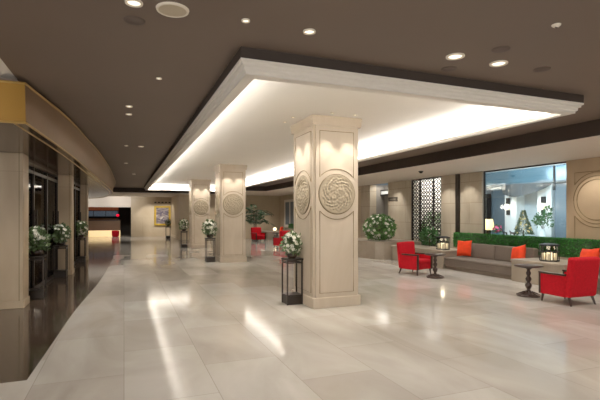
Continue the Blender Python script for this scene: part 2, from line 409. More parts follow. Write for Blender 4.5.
def make_column(label, loc):
    w, d = .82, .94; hx, hy = w/2, d/2; k = .035
    t = thing('column', label, 'column', loc)
    obj('plinth', bx(-hx-.022, hx+.022, -hy-.022, hy+.022, 0, .17, bev=.012), 'column', t)
    poly = [(-hx+k, -hy), (hx-k, -hy), (hx-k, -hy+k), (hx, -hy+k), (hx, hy-k), (hx-k, hy-k), (hx-k, hy), (-hx+k, hy), (-hx+k, hy-k), (-hx, hy-k), (-hx, -hy+k), (-hx+k, -hy+k)]
    obj('shaft', prism(B(), poly, .17, 2.95), 'column', t)
    bm = B()
    for (z0, z1, e) in ((2.945, 2.97, .022), (2.97, 3.04, .03), (3.04, 3.098, .036)):
        box(bm, -hx-e, hx+e, -hy-e, hy+e, z0, z1)
    obj('capital', bm, 'column', t)
    for (ang, off, hw) in ((0, hy, .305), (PI/2, hx, .36), (PI, hy, .305), (-PI/2, hx, .36)):
        mx = Matrix.Rotation(-ang, 4, 'Z') @ Matrix.Translation((0, -off-.001, 0))
        if ang == PI: continue
        R = .32
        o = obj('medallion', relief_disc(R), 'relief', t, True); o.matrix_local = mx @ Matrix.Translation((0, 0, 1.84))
        bm = B(); tube(bm, circ(R+.006, 1.84), .007, 5, True); face_panels(bm, hw, 1.84, .41, .24, 2.86)
        o = obj('panel_line', bm, 'gold_line', t); o.matrix_local = mx
    return t
CX = 3.23
col0 = make_column('nearest and largest carved limestone column with round medallions', (CX, 7.0, 0))
dup(col0, (CX, 14.4, 0), 0, 'second carved limestone column down the lobby, just left of the nearest one')
dup(col0, (CX, 20.75, 0), 0, 'farthest free-standing carved limestone column, left of the other two')

# wall-washing downlights round each column
def downlight(label, loc, r=.06, lens='lens', group=None, name='downlight'):
    t = thing(name, label, 'downlight', loc, 0, group)
    obj('rim', lathe(B(), [(r*.72, -.002), (r*.78, -.012), (r, -.012), (r*1.02, -.004), (r*1.02, .0)], 24), 'rim', t, True)
    obj('lens', lathe(B(), [(0, -.006), (r*.4, -.008), (r*.45, -.004), (r*.78, -.004)], 24), lens, t, True)
    return t
dl = None
names = ['the nearest column', 'the second column', 'the farthest column']
for i, cy in enumerate((7.0, 14.4, 20.75)):
    for (dx, dy, side) in ((-.2, -.72, 'front left'), (.2, -.72, 'front right'), (-.66, -.2, 'near left side'), (-.66, .2, 'far left side')):
        lab = 'tiny tray-ceiling downlight washing the %s of %s' % (side, names[i])
        if dl is None: dl = t = downlight(lab, (CX+dx, cy+dy, ZT), .035)
        else: t = dup(dl, (CX+dx, cy+dy, ZT), 0, lab)
        t['group'] = 'column washing downlights'
        # the beam grazes the stone beside it
        tx = (0 if dx > -.5 else .09); ty = (.09 if dy < -.5 else 0)
        tgt = Vector((tx, ty, -1.1))
        lamp('SPOT', 'downlight_beam', (CX+dx, cy+dy, ZT-.03), 46, (1, .93, .82), spot_size=math.radians(62), spot_blend=.6, shadow_soft_size=.02,
             rot=tgt.to_track_quat('-Z', 'Y').to_euler())

# ------------------------------------------------------------------ brown ceiling fixtures
FX = [
 (.07, 3.57, .06, 'lens', 'bright downlight beside the large cream ceiling speaker'),
 (.93, 3.56, .032, 'lens', 'tiny downlight above the near corner of the ceiling tray'),
 (1.5, 3.57, .052, 'lens', 'single bright downlight above the tray front edge, right of the tiny one'),
 (3.1, 3.59, .085, 'lens', 'left of the pair of bright round downlights at upper right'),
 (3.67, 3.59, .085, 'lens', 'right of the pair of bright round downlights at upper right'),
 (.38, 5.44, .03, 'lens', 'tiny downlight in the brown ceiling left of the tray, nearest one'),
 (.07, 7.0, .045, 'lens', 'nearer of two close-set downlights in the brown aisle ceiling'),
 (.07, 7.55, .045, 'lens', 'farther of two close-set downlights in the brown aisle ceiling'),
 (.05, 11.0, .04, 'lens', 'left of two level downlights midway along the brown aisle ceiling'),
 (.37, 11.0, .06, 'lens', 'right of two level downlights midway along the brown aisle ceiling'),
 (.06, 14.7, .05, 'lens', 'single downlight beyond the level pair in the brown aisle ceiling'),
 (6.25, 8.6, .05, 'lens', 'nearer small downlight in the brown strip between the tray and the lounge'),
 (6.25, 9.3, .05, 'lens', 'middle small downlight in the brown strip between the tray and the lounge'),
 (6.25, 14, .05, 'lens', 'farther small downlight in the brown strip between the tray and the lounge'),
 (.36, 18.5, .06, 'lens', 'farthest downlight in the brown aisle ceiling'),
]
FX = [(x*.9375, y*.9375, r, l, lab) for (x, y, r, l, lab) in FX]
for (x, y, r, l, lab) in FX:
    downlight(lab, (x, y, ZC), r, l, 'downlights in the brown ceiling')
t = thing('ceiling_speaker', 'large round cream ceiling speaker in the brown ceiling', 'speaker', (.33, 3.36, ZC))
obj('rim', lathe(B(), [(.1, -.002), (.1, -.014), (.114, -.012), (.118, 0)], 40), 'rim', t, True)
obj('grille', lathe(B(), [(0, -.012), (.1, -.009)], 40), 'speaker', t, True)
for (x, y, lab) in ((.08, 3.9, 'brown ceiling disc beside the cream speaker'), (3.38, 3.28, 'brown ceiling disc above the pair of bright downlights'),
                    (4.26, 3.56, 'brown ceiling disc right of the pair of bright downlights'), (3.3, 3.92, 'brown ceiling disc between the bright pair and the tray edge')):
    tag(obj('ceiling_disc', lathe(B(), [(0, -.012), (.06, -.012), (.075, -.008), (.08, 0)], 28), 'brown_disc', None, True), lab, 'ceiling disc', 'brown ceiling discs').location = (x*.9375, y*.9375, ZC)
t = thing('motion_sensor', 'small arched cream ceiling sensor at upper right', 'sensor', (3.17, 2.52, ZC))
obj('housing', lathe(B(), [(0, -.02), (.02, -.018), (.032, -.008), (.035, 0)], 20), 'rim', t, True)
obj('eye', bx(-.012, .012, -.004, .004, -.024, -.016), 'black', t)
t = thing('ceiling_camera', 'small black dome fixture on the lounge ceiling above the lattice screen', 'camera dome', (7.85, 10.5, 2.75))
obj('mount', lathe(B(), [(0, 0), (.07, 0), (.07, -.02), (.0, -.02)], 20), 'black', t)
obj('dome', lathe(B(), [(.055, -.02), (.05, -.045), (.03, -.065), (0, -.072)], 20), 'black', t, True)

# ------------------------------------------------------------------ storefront at left: canopy, pilasters, glass doors
CAN = spline([(-1.04, 5.87), (-1.0, 6.52), (-.92, 7.75), (-.84, 9.4), (-.78, 11.2), (-.69, 13.85), (-.6, 16.45), (-.51, 19.5), (-.5, 23), (-.8, 26.5), (-1.3, 29.5), (-2.6, 32.3)])
CTOP = spline([(-1.05, 5.87), (-.98, 6.42), (-.86, 7.3), (-.75, 8.5), (-.68, 9.7), (-.58, 11.2), (-.48, 13.6), (-.42, 16), (-.38, 19.7), (-.4, 23.3), (-.7, 26.7), (-2.5, 32.3)])
CAN = [(x*.953, y*.953) for x, y in CAN]; CTOP = [(x*.953, y*.953) for x, y in CTOP]
def loft(A, za, D, zb):
    bm = B(); prev = None
    for (x, y), (u, v) in zip(A, D):
        cur = (bm.verts.new((x, y, za)), bm.verts.new((u, v, zb)))
        if prev: bm.faces.new((prev[0], cur[0], cur[1], prev[1]))
        prev = cur
    return bm
def strip(poly, o0, z0, o1, z1):
    bm = B(); prev = None
    for x, y in poly:
        cur = (bm.verts.new((x+o0, y, z0)), bm.verts.new((x+o1, y, z1)))
        if prev: bm.faces.new((prev[0], cur[0], cur[1], prev[1]))
        prev = cur
    return bm
t = thing('canopy', 'long curved gold and taupe metal canopy over the glass storefront', 'canopy', (0, 0, 0))
ZA, ZB = 2.5, 2.93
obj('fascia', loft(CAN, ZA+.005, CTOP, ZB-.005), 'taupe_metal', t, True)
bm = B(); x0, y0 = CAN[0]
v = [bm.verts.new(p) for p in ((x0, y0-.001, ZA+.005), (x0-.01, y0-.001, ZB-.005), (-4, y0-.001, ZB-.005), (-4, y0-.001, ZA+.005))]; bm.faces.new(v)
o = obj('end_panel', bm, 'gold', t); o['label'] = 'bright gold end panel'
bm = B(); tube(bm, [(-4, y0, ZB)]+[(x, y, ZB) for x, y in CTOP], .014, 6); obj('top_edge', bm, 'gold_edge', t)
bm = B(); tube(bm, [(-4, y0, ZA)]+[(x, y, ZA) for x, y in CAN], .014, 6); tube(bm, [(-4, y0+.03, ZA-.002)]+[(x-.12, y, ZA-.002) for x, y in CAN], .01, 6)
obj('bottom_edge', bm, 'gold_edge', t)
obj('soffit', prism(B(), [(x, y) for x, y in CAN]+[(-4, 30.8), (-4, CAN[0][1])], ZA, ZA+.02), 'soffit', t)
obj('roof', prism(B(), [(x, y) for x, y in CTOP]+[(-4, 30.8), (-4, CAN[0][1])], ZB-.02, ZB), 'taupe_metal', t)

PIL = [(-1.95, -1.51, 8.3, 8.75, 'nearest travertine pilaster at the left edge under the canopy'), (-1.62, -1.22, 12.5, 13.0, 'second travertine pilaster of the storefront, between the glass doors'),
       (-1.45, -1.13, 16.4, 16.8, 'farthest travertine pilaster at the end of the storefront')]
for (a, b, c, d, lab) in PIL:
    t = thing('pilaster', lab, 'pilaster', ((a+b)/2, (c+d)/2, 0))
    hw, hd = (b-a)/2, (d-c)/2
    obj('shaft', bx(-hw, hw, -hd, hd, 0.12, ZA-.001, bev=.008), 'pilaster', t)
    obj('base', bx(-hw-.015, hw+.015, -hd-.015, hd+.015, .003, .12, bev=.006), 'pilaster', t)
    bm = B(); box(bm, hw-.06, hw-.05, -hd-.004, -hd, .12, ZA-.001); obj('reveal', bm, 'gold_line', t)
# further stone wall left of the first pilaster
struct('wall_left', bx(-4, -2.0, 8.6, 8.8, 0, ZA), 'pilaster')
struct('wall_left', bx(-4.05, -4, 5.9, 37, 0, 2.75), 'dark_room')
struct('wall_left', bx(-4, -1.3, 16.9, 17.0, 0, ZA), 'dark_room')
def glass_front(idx, A, Bp, nleaf):
    A = Vector((A[0], A[1], 0)); Bp = Vector((Bp[0], Bp[1], 0)); ln = (Bp-A).length; ang = math.atan2(Bp.y-A.y, Bp.x-A.x)
    f = B()
    box(f, 0, ln, -.03, .03, 2.3, 2.36); box(f, 0, ln, -.03, .03, 2.44, 2.5); box(f, 0, ln, -.03, .03, .003, .08)
    for k in range(nleaf+1):
        x = ln*k/nleaf; box(f, max(0, x-.03), min(ln, x+.03), -.035, .035, .08, 2.5)
    d = struct('door_%d' % idx, f, 'dark_metal'); d.location = A; d.rotation_euler = (0, 0, ang)
    for k in range(nleaf):
        x0, x1 = ln*k/nleaf+.03, ln*(k+1)/nleaf-.03
        obj('pane', bx(x0, x1, -.004, .004, .08, 2.3), 'door_glass', d)
        obj('transom_pane', bx(x0, x1, -.004, .004, 2.36, 2.44), 'door_glass', d)
        hx = x1-.08 if k % 2 == 0 else x0+.08
        bm = B(); tube(bm, [(hx, -.06, .7), (hx, -.06, 1.6)], .014, 8); tube(bm, [(hx, 0, .8), (hx, -.06, .8)], .009, 6); tube(bm, [(hx, 0, 1.5), (hx, -.06, 1.5)], .009, 6)
        obj('door_handle', bm, 'dark_metal', d)
glass_front(1, (-1.72, 8.76), (-1.56, 12.5), 3)
glass_front(2, (-1.5, 13.0), (-1.38, 16.4), 3)
# room behind the storefront glass: a plain dark wall
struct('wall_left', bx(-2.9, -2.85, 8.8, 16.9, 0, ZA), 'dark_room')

# ------------------------------------------------------------------ flower stands
def make_stand(label, loc):
    t = thing('flower_stand', label, 'stand', loc, 0, 'black metal flower stands')
    w = .14; H = .74
    bs = obj('base', bx(-w+.012, w-.012, -w+.012, w-.012, .0, .14, bev=.006), 'dark_metal', t)
    obj('base_band', bx(-w, w, -w, w, .14, .165, bev=.004), 'dark_metal', bs)
    for sx in (-1, 1):
        for sy in (-1, 1):
            obj('leg', bx(sx*w-.011*(1+sx), sx*w+.011*(1-sx), sy*w-.011*(1+sy), sy*w+.011*(1-sy), 0, H), 'dark_metal', t)
    obj('tabletop', bx(-w-.01, w+.01, -w-.01, w+.01, H, H+.03, bev=.005), 'dark_metal', t)
    bm = B()
    for z in (.3, .66):
        for s in (-1, 1):
            pass
    for s in (-1, 1):
        box(bm, -w, w, s*w-.011*(1+s), s*w+.011*(1-s), H-.05, H-.03); box(bm, s*w-.011*(1+s), s*w+.011*(1-s), -w, w, H-.05, H-.03)
    obj('top_rail', bm, 'dark_metal', t)
    return t
def make_flowers(label, loc, s=1., leaf='leaf_pale', nb=95, xmax=99):
    t = thing('flower_arrangement', label, 'flowers', loc, 0, 'white flower arrangements on stands')
    obj('bowl', lathe(B(), [(0, 0), (.06*s, 0), (.085*s, .03*s), (.09*s, .075*s), (.08*s, .08*s), (.07*s, .06*s), (0, .06*s)], 20), 'pot', t, True)
    obj('leaves', foliage((0, 0, .23*s), (.165*s, .165*s, .2*s), 460, .085*s, .038*s, zmin=.012, shell=.1, xmax=xmax), leaf, t)
    obj('blossoms', blossoms((0, 0, .25*s), (.155*s, .155*s, .19*s), nb, .036*s, zmin=.1*s, xmax=xmax-.03), 'blossom', t)
    return t
SP = [((2.655, 7.08), 1.0, 'beside the nearest column'), ((2.56, 14.3), 1.3, 'beside the second column'), ((2.56, 20.95), 1.2, 'beside the farthest column'), ((2.62, 29.6), 1.0, 'in front of the gold-framed painting'),
      ((-1.47, 9.2), 1.15, 'nearest in front of the storefront glass at left'), ((-1.42, 12.1), 1.15, 'in front of the second storefront pilaster'), ((-1.3, 15.9), 1.2, 'in front of the farthest storefront pilaster')]
st0 = None
for (p, s, w) in SP:
    z = .003 if p[0] < 0 else 0
    lab = 'black open-frame metal flower stand '+w
    st0 = make_stand(lab, (*p, z)) if st0 is None else (dup(st0, (*p, z), 0, lab) and st0)
    make_flowers('white and green flowers on the stand '+w, (*p, z+.771), s, 'leaf_pale', 80 if p[0] > 0 else 42, (CX-.42-p[0]) if 0 < p[0] and p[1] < 25 else 99)

# ------------------------------------------------------------------ far end: reception and painting wall
struct('wall_far', bx(.45, 3.1, 32.5, 32.8, 0, 2.75), 'stone_y')
struct('wall_far', bx(3.1, 9.5, 27.5, 32.8, 0, 2.75), 'stone_y')
struct('wall_far', bx(-8, .45, 32.5, 32.8, 2.03, 2.75), 'warm_ceiling')
bm = B(); box(bm, .45, 3.1, 32.47, 32.5, 0, .14); box(bm, 3.07, 3.1, 27.5, 32.5, 0, .14); box(bm, 3.1, 9.5, 27.47, 27.5, 0, .14)
struct('baseboard_far', bm, 'stone_y')
struct('wall_back', bx(-8, .6, 37, 37.2, 0, 2.75), 'dark_room')
struct('wall_back', bx(.45, .6, 32.8, 37, 0, 2.75), 'dark_room')
t = thing('back_counter', 'lit bar shelf with amber and blue glow behind the reception desk', 'shelf', (-2.5, 36.6, 0))
obj('cabinet', bx(-2.3, 2.1, -.2, .2, 0, 1.25), 'brown_wood', t)
obj('canopy_panel', bx(-2.3, 2.1, .2, .35, 1.85, 2.35), 'amber_glow', t)
bm = B()
box(bm, -2.3, 2.1, .2, .35, 1.4, 1.8); 
obj('glass_shelf', bm, 'blue_shelf', t)
for k in range(6): obj('shelf_post', bx(-2.2+k*.85, -2.16+k*.85, .15, .2, 1.25, 1.85), 'dark_metal', t)
t = thing('reception_desk', 'long wooden reception desk with a glowing base at far left', 'desk', (-2.3, 34.2, 0))
obj('body', bx(-1.6, 2.05, -.35, .35, .42, 1.1, bev=.01), 'brown_wood', t)
obj('glowing_base', bx(-1.6, 2.05, -.36, .3, 0, .42), 'desk_glow', t)
obj('countertop', bx(-1.65, 2.1, -.42, .4, 1.1, 1.16, bev=.01), 'wood', t)
t = thing('table_lamp', 'glowing red ball lamp standing on the reception desk', 'lamp', (-.42, 34.2, 1.16)); t.scale = (.75, .75, .75)
obj('base', lathe(B(), [(0, 0), (.09, 0), (.09, .02), (.02, .04), (.018, .32), (0, .32)], 16), 'dark_metal', t, True)
obj('lamp_shade', lathe(B(), [(0, .3), (.1, .33), (.15, .42), (.1, .52), (0, .55)], 16), 'red_glow', t, True)
t = thing('drum_stool', 'red drum stool in front of the reception desk', 'stool', (-.55, 33.45, 0))
obj('seat', lathe(B(), [(0, .4), (.2, .42), (.24, .4), (.25, .36)], 20), 'red', t, True)
obj('body', lathe(B(), [(.2, 0), (.24, .1), (.25, .36)], 20), 'red', t, True)
t = thing('framed_painting', 'dark abstract painting in a wide gold frame on the far wall', 'painting', (2.5, 32.47, 1.45))
obj('canvas', bx(-.42, .42, -.02, .02, -.56, .56), 'painting', t)
bm = B()
for a in ((-.55, .55, .56, .68), (-.55, .55, -.68, -.56), (-.55, -.42, -.56, .56), (.42, .55, -.56, .56)): box(bm, a[0], a[1], -.05, .02, a[2], a[3], bev=.012)
o = obj('picture_frame', bm, 'gold_frame', t)
t0 = None
for k, w in enumerate(('leftmost', 'second from left', 'middle', 'second from right', 'rightmost')):
    lab = '%s of the five small dark picture lights above the painting' % w
    if t0 is None:
        t0 = thing('picture_light', lab, 'light', (2.02, 32.5, 2.36), 0, 'picture lights')
        bm = B(); tube(bm, [(0, 0, 0), (0, -.12, .06), (0, -.2, .03)], .012, 6); obj('arm', bm, 'dark_metal', t0)
        obj('lamp_shade', bx(-.07, .07, -.25, -.15, -.03, .05, bev=.015), 'dark_metal', t0)
    else: dup(t0, (2.02+.235*k, 32.5, 2.36), 0, lab)

# ------------------------------------------------------------------ lounge wall at X = 9.5
W = 9.5
def wallbit(y0, y1, m='stone_x', x0=W, x1=W+.3, z0=0, z1=2.75): return struct('wall_right', bx(x0, x1, y0, y1, z0, z1), m)
wallbit(9.9, 10.79, x1=W+.1); wallbit(10.93, 11.66); wallbit(13.28, 14.76); wallbit(16.12, 16.9); wallbit(16.9, 27.5, 'stone_y')
wallbit(5.88, 7.28, 'brown_pillar', W-.02, W+.4); wallbit(-5, 5.88, 'stone_x', W+.1, W+.4)
wallbit(14.76, 16.12, 'recess', W+.7, W+.8); wallbit(14.7, 14.76, 'recess', W+.3, W+.8); wallbit(16.12, 16.2, 'recess', W+.3, W+.8)
wallbit(7.28, 9.9, 'stone_x', W, W+.2, 0, .78); wallbit(11.66, 13.28, 'stone_x', W, W+.2, 0, .45)
struct('trim_4', bx(W-.06, W+.3, 10.79, 10.93, 0, 2.75), 'dark_metal')
bm = B(); box(bm, W+.5, W+.7, 14.76, 16.12, 2.3, 2.36); box(bm, W+.5, W+.7, 14.76, 16.12, 2.5, 2.54); struct('trim_5', bm, 'black')
struct('trim_6', bx(W+.52, W+.7, 14.78, 16.1, 2.36, 2.5), 'court_white')
lamp('AREA', 'recess_light', (W+.35, 15.44, 2.7), 7, (1, .93, .82), shape='RECTANGLE', size=.3, size_y=1.2)
# round carving on the tan pillar
bm = B()
def to_wall(p): return (W-.023, 6.58-p[0], p[2])
for R in (.44, .52): tube(bm, [to_wall(p) for p in circ(R, 1.83)], .009, 5, True)
bm2 = B(); face_panels(bm2, .49, 1.83, .6, .2, 2.45, .008)
bmesh.ops.transform(bm2, matrix=Matrix.Translation((W-.023, 6.58, 0)) @ Matrix.Rotation(-PI/2, 4, 'Z'), verts=bm2.verts)
struct('trim_7', bm, 'gold_line'); struct('trim_8', bm2, 'gold_line')
# window onto the courtyard
f = B()
for a in ((7.28, 9.9, .78, .82), (7.28, 9.9, 2.71, 2.75), (7.28, 7.31, .82, 2.71), (9.87, 9.9, .82, 2.71)): box(f, W+.06, W+.1, *a)
wn = struct('window_1', f, 'dark_metal')
obj('pane', bx(W+.075, W+.085, 7.31, 8.62, .82, 2.71), 'glass', wn); obj('pane', bx(W+.075, W+.085, 8.63, 9.87, .82, 2.71), 'glass', wn)
# white trimmed window further down the lounge
f = B()
for a in ((24.6, 26.6, .75, .9), (24.6, 26.6, 2.3, 2.45), (24.6, 24.75, .9, 2.3), (26.45, 26.6, .9, 2.3), (25.55, 25.65, .9, 2.3)): box(f, W-.06, W, *a)
wn = struct('window_2', f, 'moulding'); obj('pane', bx(W-.03, W-.02, 24.75, 26.45, .9, 2.3), 'court_grey', wn)
# sign plaque
t = thing('wall_plaque', 'small dark grey plaque on the stone wall above the round bush', 'sign', (W, 14.4, 2.1))
obj('board', bx(-.03, 0, -.3, .3, -.075, .075, bev=.008), 'sign', t)
bm = B(); box(bm, -.034, -.03, -.2, .2, -.02, .02); obj('inlay_strip', bm, 'sign_line', t)
# lattice screen
t = thing('lattice_screen', 'tall three-panel bronze lattice screen set in the stone wall', 'screen', (W+.05, 0, .45))
ys = [11.68, 12.1, 12.82, 13.26]
for y in ys: obj('post', bx(-.025, .025, y-.022, y+.022, 0, 2.3), 'dark_metal', t)
bm = B(); box(bm, -.025, .025, 11.68, 13.26, 2.26, 2.3); obj('top_rail', bm, 'dark_metal', t); obj('bottom_rail', bx(-.025, .025, 11.68, 13.26, 0, .04), 'dark_metal', t)
for a, b in zip(ys, ys[1:]):
    bm = B(); n = max(3, round((b-a)/.14)); w = (b-a)/n
    for k in range(n+1):
        for s in (-1, 1):
            pts = []
            for q in range(61):
                z = .04+2.22*q/60
                y = a+k*w+s*w*.5*math.sin(2*PI*z/.26)
                pts.append((0, min(b, max(a, y)), z))
            tube(bm, pts, .023, 4)
    obj('lattice_panel', bm, 'dark_metal', t)
# bright lobby seen through the screen
struct('wall_right', bx(10.9, 11.0, 12.9, 15.9, 0, 3.3), 'warm_ceiling')
lamp('AREA', 'screen_backlight', (10.3, 13.4, 2.9), 11, (1, .93, .84), shape='RECTANGLE', size=.6, size_y=1.6, rot=(0, -.5, 0))

# planter ledges, consoles, hedge
def console(label, y0, y1, x0=8.2, x1=9.2):
    t = thing('stone_console', label, 'console', (x0, y0, 0))
    obj('body', bx(.02, x1-x0, .01, y1-y0-.01, 0, .44, bev=.01), 'planter', t)
    obj('top_slab', bx(0, x1-x0, 0, y1-y0, .44, .5, bev=.008), 'planter', t)
    return t
console('low beige stone console at the left end of the taupe sofa, under the lattice screen', 10.08, 12.62, 8.25, 9.19)
console('low beige stone console between the two taupe sofas', 6.36, 7.68)
t = thing('hexagonal_planter', 'low angular beige stone planter holding the round white-flowered bush', 'planter', (8.3, 13.8, 0))
HP = [(-.62, .5), (-.44, -.8), (-.2, -.99), (1.2, -1.12), (1.2, 1.6), (-.62, 1.6)]
obj('body', prism(B(), HP, 0, .56), 'planter', t)
obj('rim', prism(B(), [(x*1.02, y*1.015) for x, y in HP[:3]]+[(1.2, -1.13), (1.2, 1.6), (-.63, 1.6)], .56, .6), 'planter', t)
def bush(name, label, loc, rad, n, nb, leaf='leaf', ln=.1, wd=.05, r=.06, cz=None, pot=None):
    t = thing(name, label, 'plant', loc)
    cz = rad[2] if cz is None else cz
    obj('stem', cyl(B(), .03, .02, 0, cz, 8), 'stem', t)
    obj('leaves', foliage((0, 0, cz), rad, n, ln, wd, zmin=.01), leaf, t)
    if nb: obj('blossoms', blossoms((0, 0, cz), rad, nb, r, zmin=.05), 'blossom', t)
    return t
bush('hydrangea_bush', 'large round bush dotted with white blossoms in the angular planter', (8.4, 13.6, .6), (.54, .54, .47), 2800, 120, 'leaf_fresh', .11, .055, .06, cz=.43)
bush('leafy_shrub', 'dark green leafy shrub behind the lantern, at the foot of the lattice screen', (9.12, 11.75, .5), (.27, .3, .3), 420, 0, 'leaf', .13, .06, cz=.26)
bush('leafy_shrub', 'pale green shrub glimpsed through the left panels of the lattice screen', (10.35, 13.1, 0), (.4, .6, .75), 800, 0, 'leaf_pale', .16, .06, cz=.85)
def hedge(label, y0, y1, z0=.0, z1=.97, x0=9.2, x1=9.42, n=7000):
    t = thing('clipped_hedge', label, 'hedge', (x0, y0, 0))
    L_ = y1-y0; D = x1-x0
    obj('trough', bx(.02, D-.02, 0, L_, z0, .55), 'planter', t)
    obj('core', bx(.015, D-.015, .01, L_-.01, .55, z1-.015), 'leaf_dark', t)
    V, F = [], []
    for _ in range(n):
        y = random.uniform(0, L_)
        if random.random() < .68: p = Vector((.0, y, random.uniform(.56, z1))); d = Vector((-1, 0, .2))
        else: p = Vector((random.uniform(0, D), y, z1-.01)); d = Vector((0, 0, 1))
        leaf_quad(V, F, p-d*.015, d+rnd_dir()*.8, .045, .022)
    obj('leaves', (V, F), 'hedge', t)
    return t
hedge('long clipped green hedge behind the near taupe sofas, below the courtyard window', 4.2, 10.76)
hedge('short clipped green hedge behind the far sofa, below the white-trimmed window', 22.0, 25.2, n=1500)

# ------------------------------------------------------------------ seating
def sofa(label, y0, y1, x=8.25):
    t = thing('banquette_sofa', label, 'sofa', (x, y0, 0)); L_ = y1-y0
    obj('plinth', bx(.1, .92, .02, L_-.02, 0, .1), 'sofa_base', t)
    obj('seat_base', bx(.05, .92, .0, L_, .1, .27, bev=.012), 'sofa', t)
    obj('seat_cushion', bx(.03, .74, .005, L_-.005, .265, .335, bev=.025, seg=3), 'sofa', t)
    n = max(1, round(L_/1.2))
    for k in range(n):
        a, b = L_*k/n, L_*(k+1)/n
        mx = Matrix.Translation((.72, 0, .33)) @ Matrix.Rotation(.14, 4, 'Y') @ Matrix.Translation((-.72, 0, -.33))
        obj('back_cushion', bx(.66, .84, a+.004, b-.004, .32, .72, bev=.04, seg=3, mtx=mx), 'sofa', t)
    return t
sofa('long taupe banquette sofa between the two stone consoles', 7.7, 10.06)
sofa('taupe banquette sofa behind the right-hand red armchair, cut by the picture edge', 3.9, 6.34)
sofa('far taupe sofa seen between the two front columns', 21.6, 25.2)
def cushion(label, loc, tilt, rz, s=.44, roll=.0):
    t = thing('cushion', label, 'cushion', loc)
    o = obj('cover', pillow(s, s, .17), 'orange', t, True)
    o.rotation_mode = 'XYZ'
    o.matrix_local = Matrix.Translation((0, 0, s*.5*math.cos(abs(tilt))*(1 if not roll else 1.15))) @ Matrix.Rotation(rz, 4, 'Z') @ Matrix.Rotation(-PI/2+tilt, 4, 'Y') @ Matrix.Rotation(roll, 4, 'Z')
    t['group'] = 'orange cushions on the sofas'
    return t
cushion('orange cushion at the left end of the long sofa', (8.72, 9.74, .335), .22, .25, .44, .06)
cushion('orange cushion at the right end of the long sofa, half behind the console', (8.72, 7.93, .335), .3, -.2, .42, .25)
cushion('orange cushion behind the right-hand red armchair', (8.6, 6.12, .335), .25, -.35, .48, .1)
cushion('orange cushion on the far sofa between the columns', (8.55, 24.6, .335), .22, -.5, .5)

def make_armchair(label, loc, rz):
    """faces +Y"""
    t = thing('armchair', label, 'armchair', loc, rz, 'red armchairs'); t.scale = (.9, .9, .9)
    obj('seat_base', bx(-.28, .28, -.24, .3, .15, .32, bev=.02), 'red', t)
    obj('seat_cushion', bx(-.275, .275, -.2, .33, .31, .43, bev=.04, seg=3), 'red', t)
    mx = Matrix.Translation((0, -.24, .15)) @ Matrix.Rotation(.12, 4, 'X') @ Matrix.Translation((0, .24, -.15))
    obj('backrest', bx(-.35, .35, -.33, -.19, .16, .9, bev=.045, seg=3, mtx=mx), 'red', t)
    for s in (-1, 1):
        obj('side_panel', bx(min(s*.28, s*.345), max(s*.28, s*.345), -.25, .3, .15, .54, bev=.015), 'red', t)
        a = obj('armrest', bx(min(s*.275, s*.355), max(s*.275, s*.355), -.22, .345, .54, .575, bev=.01), 'wood', t)
        obj('arm_post', bx(min(s*.29, s*.345), max(s*.29, s*.345), .3, .34, .15, .54, bev=.006), 'wood', a)
        for (y, yy) in ((.28, .3), (-.27, -.33)):
            bm = B(); tube(bm, [(s*.29, y, .16), (s*.305, yy, 0)], [.028, .016], 8); obj('leg', bm, 'wood', t)
    return t
ch = make_armchair('red velvet armchair at right, seen from behind, beside the near round table', (7.08, 5.42, 0), -.03)
dup(ch, (6.93, 9.5, 0), PI+.3, 'red velvet armchair facing the viewer at the left end of the long sofa')
dup(ch, (7.0, 24.0, 0), PI+.2, 'small far red armchair under the palm, facing the viewer')
dup(ch, (6.62, 18.9, 0), .25, 'far red armchair seen from behind, half hidden by the nearest column')

def make_table(label, loc):
    t = thing('pedestal_table', label, 'table', loc, 0, 'dark turned pedestal tables')
    obj('tabletop', lathe(B(), [(0, .535), (.2, .535), (.24, .545), (.25, .56), (.245, .572), (0, .575)], 36), 'wood', t, True)
    obj('pedestal', lathe(B(), [(0, .04), (.06, .045), (.05, .09), (.028, .12), (.05, .16), (.062, .2), (.045, .235), (.025, .255), (.045, .285), (.055, .32), (.04, .35), (.024, .37), (.04, .4), (.046, .43), (.03, .46), (.03, .49), (.07, .52), (.09, .537)], 24), 'wood', t, True)
    bm = lathe(B(), [(0, 0), (.2, 0), (.205, .012), (.19, .03), (.13, .05), (.06, .07), (0, .075)], 36)
    for k in range(8):
        a = k*PI/4; tube(bm, [(.2*math.cos(a), .2*math.sin(a), .02), (.13*math.cos(a), .13*math.sin(a), .055), (.05*math.cos(a), .05*math.sin(a), .085)], .012, 6)
    obj('foot', bm, 'wood', t, True)
    return t
tb = make_table('round dark turned-pedestal table near the right-hand red armchair', (6.98, 6.12, 0))
dup(tb, (6.93, 8.72, 0), 0, 'round dark turned-pedestal table at the left-hand red armchair')
dup(tb, (7.35, 21.8, 0), 0, 'far round dark pedestal table between the distant red armchairs')

